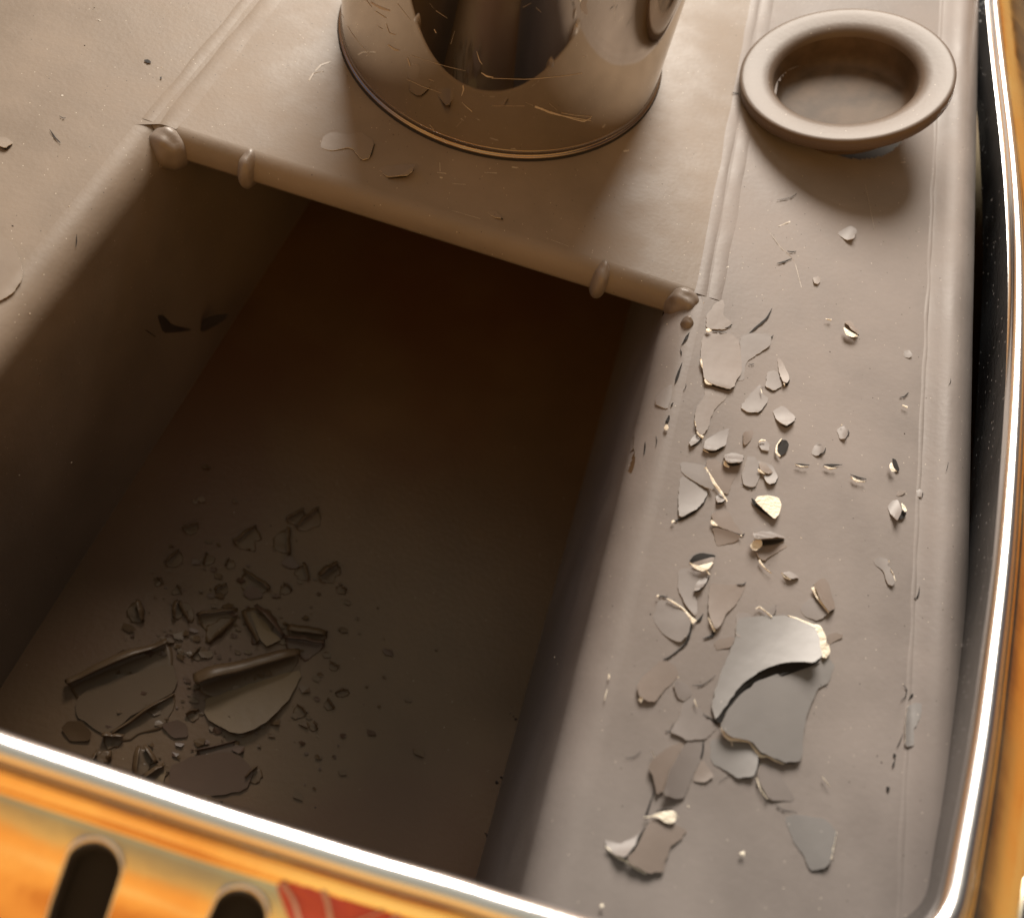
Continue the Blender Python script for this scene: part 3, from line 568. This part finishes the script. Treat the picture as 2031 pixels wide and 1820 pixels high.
for ob in tank.children:
    if ob.name.split('.')[0] in ('ledge', 'weld_seam', 'rolled_edge'):
        bm = bmesh.new(); bm.from_mesh(ob.data)
        bmesh.ops.delete(bm, geom=[f for f in bm.faces if (Vector(f.calc_center_median()[:2])-Vector((CC.x+.0057, CC.y))).length < .0298], context='FACES'); bm.to_mesh(ob.data); bm.free()
lathe('bowl', pr[10:], CU, mat('bowl_paint', (.085, .058, .038), .6, bump=.1, bscale=300., spec=.2, var=.3, vscale=60.), cup, 160)
lathe('flange', [(.0306, zc-.0065), (.0320, zc-.0045), (.039, zc-.0044)]+pr[:11], CU, CUPM, cup, 160)
lathe('outer_wall', [(.0305, .0002), (.0322, .004), (.0325, zc-.0063)], CU, CUPM, cup, 100)

# ------------------------------------------------------------------ polished rim with slotted flange
def zl(y): return .010+(.42-y)*.125
def Pz(px, py, off=0.):
    z = .03
    for _ in range(30): z = zl(P(px, py, z).y)+off
    return P(px, py, z)
lip_px = [(1935,-350),(1948,-180),(1960,0),(1976,150),(1993,300),(2003,440),(2006,575),(2002,740),(1993,903),(1977,1110),(1953,1311),(1936,1445),(1916,1569),(1892,1700),(1867,1809)]
base_px = [(1890,-350),(1908,-180),(1926,0),(1947,150),(1960,331),(1964,450),(1963,575),(1955,760),(1943,940),(1928,1130),(1911,1285),(1897,1400),(1878,1569),(1858,1690),(1838,1790)]
front_px = [(1150,1822),(1000,1778),(900,1745),(750,1702),(600,1655),(450,1608),(300,1558),(150,1508),(0,1458),(-200,1388),(-500,1285)]
lip = [Pz(*p) for p in lip_px]; frt = [Pz(*p) for p in front_px]
a, b = lip[-1], frt[0]
cornr = [Vector((.119, .050, 0)), Vector((.108, .0415, 0)), Vector((.094, .0365, 0)), Vector((.075, .0345, 0))]
lipc = lip+cornr+frt+[Vector((-.23, .05, 0)), Vector((-.30, .12, 0)), Vector((-.33, .3, 0)), Vector((-.30, .5, 0)), Vector((-.15, .62, 0)), Vector((.0, .63, 0)), Vector((.09, .60, 0))]
for p in lipc: p.z = zl(p.y)
def spline(p, k=16):
    n = len(p); out = []
    for i in range(n):
        a, b, c, e = p[i-1], p[i], p[(i+1) % n], p[(i+2) % n]
        for j in range(k):
            t = j/k; out.append(.5*((2*b)+(-a+c)*t+(2*a-5*b+4*c-e)*t*t+(-a+3*b-3*c+e)*t**3))
    return out
nb = [P(px, py, -.010)-Vector((l.x, l.y, -.010)) for (px, py), l in zip(base_px, lip)]
nbz = nb+[nb[-1]*.7]*4
offs = [nbz[i] if i < len(nbz) else Vector((0, 0, 0)) for i in range(len(lipc))]
ls = spline(lipc); of = spline(offs)
def smoothp(p, it):
    for _ in range(it): p = [(p[i-1]+p[i]*2+p[(i+1) % len(p)])/4 for i in range(len(p))]
    return p
ls = smoothp(ls, 40); of = smoothp(of, 40)
n = len(ls); nor = []
for i in range(n):
    t = ls[(i+1) % n]-ls[i-1]; nor.append(Vector((t.y, -t.x, 0)).normalized())
cenp = Vector((0, .3, 0))
if nor[20].dot(ls[20]-cenp) < 0: nor = [-v for v in nor]
frame = tag(empty('slotted_rim'), 'bright polished metal rim with oblong slots curving round the tank, orange reflections', 'frame')
base = [Vector((p.x+o.x, p.y+o.y, -.016)) for p, o in zip(ls, of)]
def off(dn, dz, lipk=None):
    if lipk is None: return [p+v*dn+Vector((0, 0, dz)) for p, v in zip(ls, nor)]
    return [p+v*(dn+(1-lipk)*0)+Vector((0, 0, dz)) for p, v in zip(ls, nor)]
def lipoff(an):
    out = []
    for p, v in zip(ls, nor):
        r = .0022+max(0, min(.36, .40-p.y))*.0045
        out.append(p+v*(.0062-r*1.0-r*math.cos(an))+Vector((0, 0, r*math.sin(an)-.0015)))
    return out
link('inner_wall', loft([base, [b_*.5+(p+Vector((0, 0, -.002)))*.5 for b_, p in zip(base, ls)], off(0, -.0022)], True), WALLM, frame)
LR = .0028
link('lip', loft([off(0, -.0022)]+[lipoff(R(180)*k/14) for k in range(15)]+[off(LR*2+.0006, -.0035)], True), LIP, frame)
fp = [(LR*2, -.003), (.0062, -.0046), (.0070, -.0052), (.0084, -.0054), (.0096, -.0066), (.0106, -.0072), (.0115, -.0072)]
fp2 = [(.0115, -.0072), (.016, -.0085), (.022, -.0112), (.030, -.0158), (.040, -.0228), (.052, -.033), (.064, -.046), (.074, -.062), (.080, -.085), (.082, -.12), (.082, -.238)]
link('flange_step', loft([off(*q) for q in fp], True), FLANGE, frame)
fl = link('flange', loft([off(*q) for q in fp2], True), FLANGE, frame)
link('slot_shade', loft([off(dn, z-.008) for dn, z in fp2[:-1]], True), DARK, frame)  # dark sheet added under the flange so the slots look shaded
def ztop(dn):
    for (a_, b_), (c_, e_) in zip(fp2, fp2[1:]):
        if dn <= c_: return b_+(e_-b_)*(dn-a_)/(c_-a_)
    return fp2[-1][1]
def nearest(p2):
    i = min(range(n), key=lambda k: (Vector((ls[k].x, ls[k].y))-p2).length)
    dn = (p2-Vector((ls[i].x, ls[i].y))).dot(Vector((nor[i].x, nor[i].y))); return i, dn
def flsurf(px, py):
    v = ray(px, py); t = .15
    while t < .6:
        p = Vector((0, 0, H))+v*t
        if p.z < .07:
            i, dn = nearest(Vector((p.x, p.y)))
            if dn > 0 and p.z <= ls[i].z+ztop(dn): return p
            t += .0003; continue
        t += .002
    return p
# slots
SL = [((128,1900), (185,1722), 52), ((398,1990), (475,1815), 50), ((2040,1880), (2052,1778), 46), ((700,2090), (770,1905), 50)]
cut = []
for (x0, y0), (x1, y1), w in SL:
    a_ = flsurf(x0, y0); b_ = flsurf(x1, y1); c_ = flsurf((x0+x1)/2+w, (y0+y1)/2+w*.3)
    ax = (b_-a_); m_ = (a_+b_)/2; wn = (c_-m_); nn = ax.cross(wn).normalized()
    if nn.z < 0: nn = -nn
    wd = nn.cross(ax.normalized()).normalized(); wv = w*.245/F; hl = ax.length/2; e = ax.normalized()
    ring = []
    for k in range(40):
        an = 2*math.pi*k/40; cx_ = math.cos(an); sx = math.sin(an)
        ring.append(m_+e*(math.copysign(hl, sx)+wv*sx if abs(sx) > .02 else 0)+wd*wv*cx_)
    bot = [p-nn*.03 for p in ring]; top = [p+nn*.02 for p in ring]; k = 40
    me = mesh(top+bot, [tuple(range(k))[::-1], tuple(range(k, 2*k))]+[(j, (j+1) % k, k+(j+1) % k, k+j) for j in range(k)])
    bm = bmesh.new(); bm.from_mesh(me); bmesh.ops.recalc_face_normals(bm, faces=bm.faces); bm.to_mesh(me); bm.free()
    co_ = bpy.data.objects.new('cutter', me); COL.objects.link(co_)
    md = fl.modifiers.new('b', 'BOOLEAN'); md.operation = 'DIFFERENCE'; md.object = co_; md.solver = 'EXACT'; cut.append((co_, ring, nn, m_))
bpy.context.view_layer.update()
dg = bpy.context.evaluated_depsgraph_get(); nm = bpy.data.meshes.new_from_object(fl.evaluated_get(dg)); fl.modifiers.clear(); fl.data = nm
bm = bmesh.new(); bm.from_mesh(nm); kill = []
for f in bm.faces:
    c_ = f.calc_center_median(); i, dn = nearest(Vector((c_.x, c_.y)))
    if dn < .010 or (dn < .078 and abs(c_.z-(ls[i].z+ztop(dn))) > .0022): kill.append(f)
bmesh.ops.delete(bm, geom=kill, context='FACES'); bm.to_mesh(nm); bm.free()
for co_, ring, nn, m_ in cut:
    bpy.data.objects.remove(co_)
    # rolled edge of the slot following the flange surface
    def drop(p):
        i, dn = nearest(Vector((p.x, p.y))); return Vector((p.x, p.y, ls[i].z+ztop(max(.0116, dn))))
    def at(s, dz): return [drop(m_+(p-m_)*s)+Vector((0, 0, dz)) for p in ring]
    link('slot_rim', loft([at(1.10, .0000), at(1.06, .0006), at(1.01, .0006), at(.965, -.0003), at(.94, -.0022), at(.93, -.006)], True), LIP, fl)
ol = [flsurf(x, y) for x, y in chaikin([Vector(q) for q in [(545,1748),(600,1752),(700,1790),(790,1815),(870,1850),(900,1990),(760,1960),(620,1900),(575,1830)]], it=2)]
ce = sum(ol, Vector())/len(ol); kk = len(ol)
link('red_reflection', mesh([p+Vector((0, 0, .0006)) for p in ol]+[ce+Vector((0, 0, .0009))], [(i, (i+1) % kk, kk) for i in range(kk)]), mat('reflection_red', (.75, .12, .08), .25, bump=.2, bscale=60.), frame)  # red reflection on the flange, painted as a raised patch
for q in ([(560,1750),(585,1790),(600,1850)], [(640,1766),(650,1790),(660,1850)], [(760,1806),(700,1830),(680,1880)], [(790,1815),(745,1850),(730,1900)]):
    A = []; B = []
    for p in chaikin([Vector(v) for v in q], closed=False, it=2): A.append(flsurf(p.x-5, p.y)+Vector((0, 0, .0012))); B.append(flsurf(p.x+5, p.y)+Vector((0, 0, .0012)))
    link('reflection_stripe', loft([A, B]), mat('reflection_pale', (.8, .5, .4), .3), frame)  # pale arcs within the red reflection, painted as stripes

# ------------------------------------------------------------------ loose flakes on the well floor
def PF(cx, cy, z=-DEP): return P(*D('f', cx, cy), z)
def curl(a, b, rad, turns, plate, label, m, seed=0, flatside=1, tight=0.):
    turns = .40+(turns-.5)*.9
    """rolled flake: tube axis from a to b (crop pixels), plate length as flat tongue on the near side"""
    rad *= .8; A = PF(*a); B = PF(*b); ax = (B-A); Ln = ax.length; e = ax.normalized(); s = Vector((e.y, -e.x, 0))*flatside
    wob = lambda t: .72+.45*noise.noise(Vector((t*3.1, seed*1.7, 4)))+.18*math.sin(math.pi*t)
    loops = []; nu = max(8, int(Ln/.0018)); prof_ = []
    k = 6
    for i in range(k): prof_.append((plate*(1-i/k), .0004))
    m2 = 18
    for i in range(m2+1):
        an = turns*2*math.pi*i/m2; r = rad*(1-tight*i/m2)
        prof_.append((-r*math.sin(an), .0004+rad-r*math.cos(an)))
    for q, (o, z) in enumerate(prof_):
        row = []
        for i in range(nu+1):
            t = i/nu; jag = .0012*noise.noise(Vector((t*6, seed, q*.12)))
            o2 = o*(1+.5*noise.noise(Vector((t*2.2, seed+9, 0)))-.25*(2*t-1)**2) if o > 0 else o
            tt = t
            if o > 0: tt = .5+(t-.5)*(1-.35*(o/max(plate, 1e-6))**2)
            taper = (1-.25*t*(seed % 2))*wob(t)*(1.1 if seed in (1, 2) else 1)
            row.append(A+e*(tt*Ln)+s*(o2 if o > 0 else o*taper)+Vector((0, 0, .0002+(z*taper)+jag*.15))+e*jag*(1 if i in (0, nu) else 0))
        loops.append(row)
    me = loft(loops); o_ = link('curled_flake', me, m)
    sd = o_.modifiers.new('thick', 'SOLIDIFY'); sd.thickness = .00035
    tag(o_, label, 'paint flake', 'loose paint flakes on the well floor'); return o_
def flatf(pts, m, h, dr, label, name='flat_flake'):
    ol = [PF(x, y) for x, y in pts]; ol = chaikin(ol); cen = sum(ol, Vector())/len(ol)
    q = PF(pts[0][0]+dr[0]*20, pts[0][1]+dr[1]*20)-PF(*pts[0]); dv = Vector((q.x, q.y)).normalized()
    s = [(Vector((p.x, p.y))-Vector((cen.x, cen.y))).dot(dv) for p in ol]; s0, s1 = min(s), max(s)
    def zf(x, y):
        t = max(0, min(1, ((Vector((x, y))-Vector((cen.x, cen.y))).dot(dv)-s0)/(s1-s0)))
        return -DEP+.0006+h*t**1.6
    o_ = link(name, sheet(ol, zf, .0004, .003), [m, m]); tag(o_, label, 'paint flake', 'loose paint flakes on the well floor'); return o_
curl((110,1150), (705,900), .0052, .62, .020, 'long rolled brown flake with a plate in front, nearest the left well wall', FLT, 1)
flatf([(230,1160),(420,1090),(720,1005),(750,1100),(740,1170),(600,1240),(450,1340),(330,1430),(270,1400),(150,1310),(160,1220)], FLT, .001, (0,-1), 'large flat brown flake lying in front of the long left roll')
curl((870,1150), (1475,960), .0062, .66, .010, 'thick dark rolled flake above the tan oval plate', FLT, 2)
flatf([(920,1215),(1080,1160),(1300,1090),(1470,1040),(1480,1090),(1420,1210),(1330,1310),(1230,1400),(1130,1435),(1060,1410),(940,1350),(915,1280)], FLY, .0035, (.3,1), 'pale tan rounded plate flake, the brightest one on the well floor')
curl((870,735), (1105,700), .0026, .6, .008, 'slim straight curl pointing at the peak of the folded flake', FLT, 3)
curl((930,880), (1080,740), .0026, .6, .005, 'slanted dark curl below the slim straight curl', FLT, 4, -1)
curl((1205,680), (1375,855), .0032, .6, .009, 'right arm of the tent shaped folded flake', FLR, 5)
curl((1150,690), (1240,880), .0026, .6, .010, 'left arm of the tent shaped folded flake', FLT, 6, -1)
flatf([(1175,690),(1230,720),(1330,830),(1370,870),(1280,910),(1240,870)], FLY, .0015, (0,1), 'narrow tan tongue between the two arms of the folded flake')
curl((1400,810), (1635,840), .0034, .68, .004, 'short double rolled flake with a bright inner line, far right of the pile', FLT, 7)
curl((1385,865), (1620,905), .0026, .6, .006, 'lower twin of the short double rolled flake at the right', FLR, 8)
curl((1095,300), (1220,200), .0026, .6, .007, 'long slanted curl at the top centre of the pile', FLT, 9)
curl((1405,165), (1500,105), .0020, .6, .004, 'thin short curl at the far top right of the pile', FLT, 10)
curl((1460,205), (1590,95), .0026, .6, .005, 'longer curl lying beside the thin one at the far top right', FLT, 11)
curl((1395,210), (1400,360), .0028, .6, .006, 'upright curl above the small reddish flake', FLT, 12)
curl((690,425), (765,345), .0024, .6, .004, 'short slanted curl at the upper left of the pile', FLT, 13)
curl((785,215), (875,195), .0018, .6, .003, 'small level curl at the very top left of the pile', FLT, 14)
curl((1140,470), (1290,570), .0030, .6, .006, 'downward slanting curl above the reddish peak', FLT, 15)
curl((1600,510), (1710,430), .0036, .6, .004, 'stubby thick curl on the bare right side of the floor', FLT, 16)
curl((1490,425), (1520,510), .0024, .6, .004, 'little upright curl right of the reddish round flake', FLT, 17)
curl((980,580), (1045,545), .0019, .6, .003, 'tiny curl in the middle of the pile', FLT, 18)
curl((505,640), (535,760), .0034, .6, .005, 'upright curl close to the left wall with a white speck beside it', FLT, 19)
curl((745,740), (760,640), .0026, .6, .003, 'left leg of the narrow upturned pair of curls', FLT, 20)
curl((775,640), (830,755), .0028, .6, .003, 'right leg of the narrow upturned pair of curls', FLT, 21, -1)
curl((370,1440), (740,1200), .0024, .55, .007, 'long thin curl along the front edge of the large flat flake', FLT, 22)
curl((310,1450), (430,1450), .0030, .6, .004, 'dark crumpled curl under the tip of the large flat flake', FLT, 23)
curl((520,1680), (545,1500), .0030, .6, .004, 'upright curl next to the polished rim, left of the wedge', FLT, 24)
curl((550,1500), (615,1600), .0026, .6, .004, 'short slanting curl forming the wedge near the rim', FLT, 25)
curl((560,1700), (690,1610), .0028, .6, .004, 'curl lying across the rim side of the wedge', FLT, 26)
flatf([(590,1710),(690,1630),(660,1740),(600,1760)], FLY, .001, (0,1), 'small tan triangle flake touching the rim line')
curl((260,1600), (290,1520), .0024, .6, .004, 'first of the crumpled curls by the rim at lower left', FLT, 27)
curl((310,1610), (350,1530), .0024, .6, .004, 'second of the crumpled curls by the rim at lower left', FLT, 28, -1)
curl((865,1535), (1100,1475), .0016, .5, .010, 'wide low flake with an arched back edge in front of the tan plate', FLR, 29)
flatf([(1135,595),(1180,550),(1230,570),(1260,610),(1180,625)], FLR, .003, (0,-1), 'small reddish peaked flake at the centre of the pile')
flatf([(1365,410),(1410,380),(1455,400),(1470,440),(1400,440)], FLR, .002, (0,-1), 'small reddish round flake below the upright curl')
flatf([(60,1400),(110,1350),(200,1360),(250,1420),(240,1460),(120,1470)], FLT, .003, (.6,-1), 'domed brown flake left of the large flat one')
flatf([(650,1370),(740,1340),(810,1370),(820,1440),(720,1450)], FLR, .0012, (0,-1), 'reddish flat flake left of the tan plate')
flatf([(700,1620),(850,1560),(1100,1530),(1200,1640),(1160,1760),(900,1800),(720,1760)], FLR, .0016, (.3,-1), 'broad reddish flake under the rim in front of the pile')
curl((1165,1695), (1235,1630), .0022, .5, .004, 'small hooked curl at the right end of the broad reddish flake', FLT, 30)
curl((850,1815), (1010,1850), .0036, .6, .004, 'black looking curl half hidden by the polished rim', FLT, 31)
curl((1690,1185), (1765,1170), .0016, .5, .002, 'lone dark sliver on the bare floor at the right', FLT, 32)
curl((1550,1355), (1570,1400), .0018, .5, .002, 'lone tiny curl right of the tan plate tip', FLT, 33)
curl((1630,1225), (1665,1275), .0018, .5, .002, 'tiny slanted chip between the tan plate and the lone sliver', FLT, 34)
curl((1650,1010), (1700,1035), .0018, .5, .002, 'tiny chip right of the thick roll end', FLT, 35)
curl((1455,1255), (1510,1310), .0014, .5, .004, 'thin arched chip beside the right edge of the tan plate', FLT, 36)
curl((845,980), (895,925), .0022, .5, .003, 'small curl above the left end of the thick roll', FLT, 37)
curl((805,1320), (880,1290), .0020, .5, .003, 'small curl at the left edge of the tan plate', FLT, 38)
curl((1370,545), (1420,580), .0022, .5, .003, 'little slanted chip right of the reddish peak', FLT, 39)
curl((1700,550), (1745,585), .0018, .5, .002, 'faint chip below the stubby thick curl', FLT, 40)
curl((920,420), (935,355), .0022, .5, .003, 'small upright chip right of the short slanted curl', FLT, 41)
curl((1045,435), (1070,395), .0020, .5, .003, 'small chip beneath the long slanted curl', FLT, 42)
curl((740,550), (765,590), .0018, .5, .003, 'small chip above the narrow upturned pair', FLT, 43)
curl((620,510), (655,535), .0018, .5, .002, 'tiny chip near the left wall, upper part of the pile', FLT, 44)


V = []; Fc = []; mi = []
for i in range(300):
    r_ = random.random()
    cx, cy = random.gauss(950, 380), random.gauss(1000, 420)
    if i < 25: cx, cy = random.uniform(1100, 2300), random.uniform(500, 2000)
    p = PF(cx, cy, -DEP+.0004)
    if p.x < -.14 or p.x > .035: continue
    k = random.randint(4, 6); a = random.random()*6.28; b = len(V); sz = random.choice([.0005, .0008, .0012, .0018, .0026])*random.uniform(.6, 1.1); tilt = random.uniform(0, .9); ta = random.random()*6.28
    for j in range(k):
        an = a+j*6.283/k; q = sz*random.uniform(.6, 1.2); dx, dy = q*math.cos(an)*1.3, q*math.sin(an)*.8
        V.append((p.x+dx, p.y+dy, p.z+sz*.2+tilt*max(0, dx*math.cos(ta)+dy*math.sin(ta))))
    Fc.append(tuple(range(b, b+k))); mi.append(random.choice([0, 0, 0, 1]))
cr_ = link('flake_crumbs', mesh(V, Fc, mi), [FLT, FLR], None, False); tag(cr_, 'tiny brown paint crumbs strewn between the loose flakes on the well floor', 'crumbs', kind='stuff')
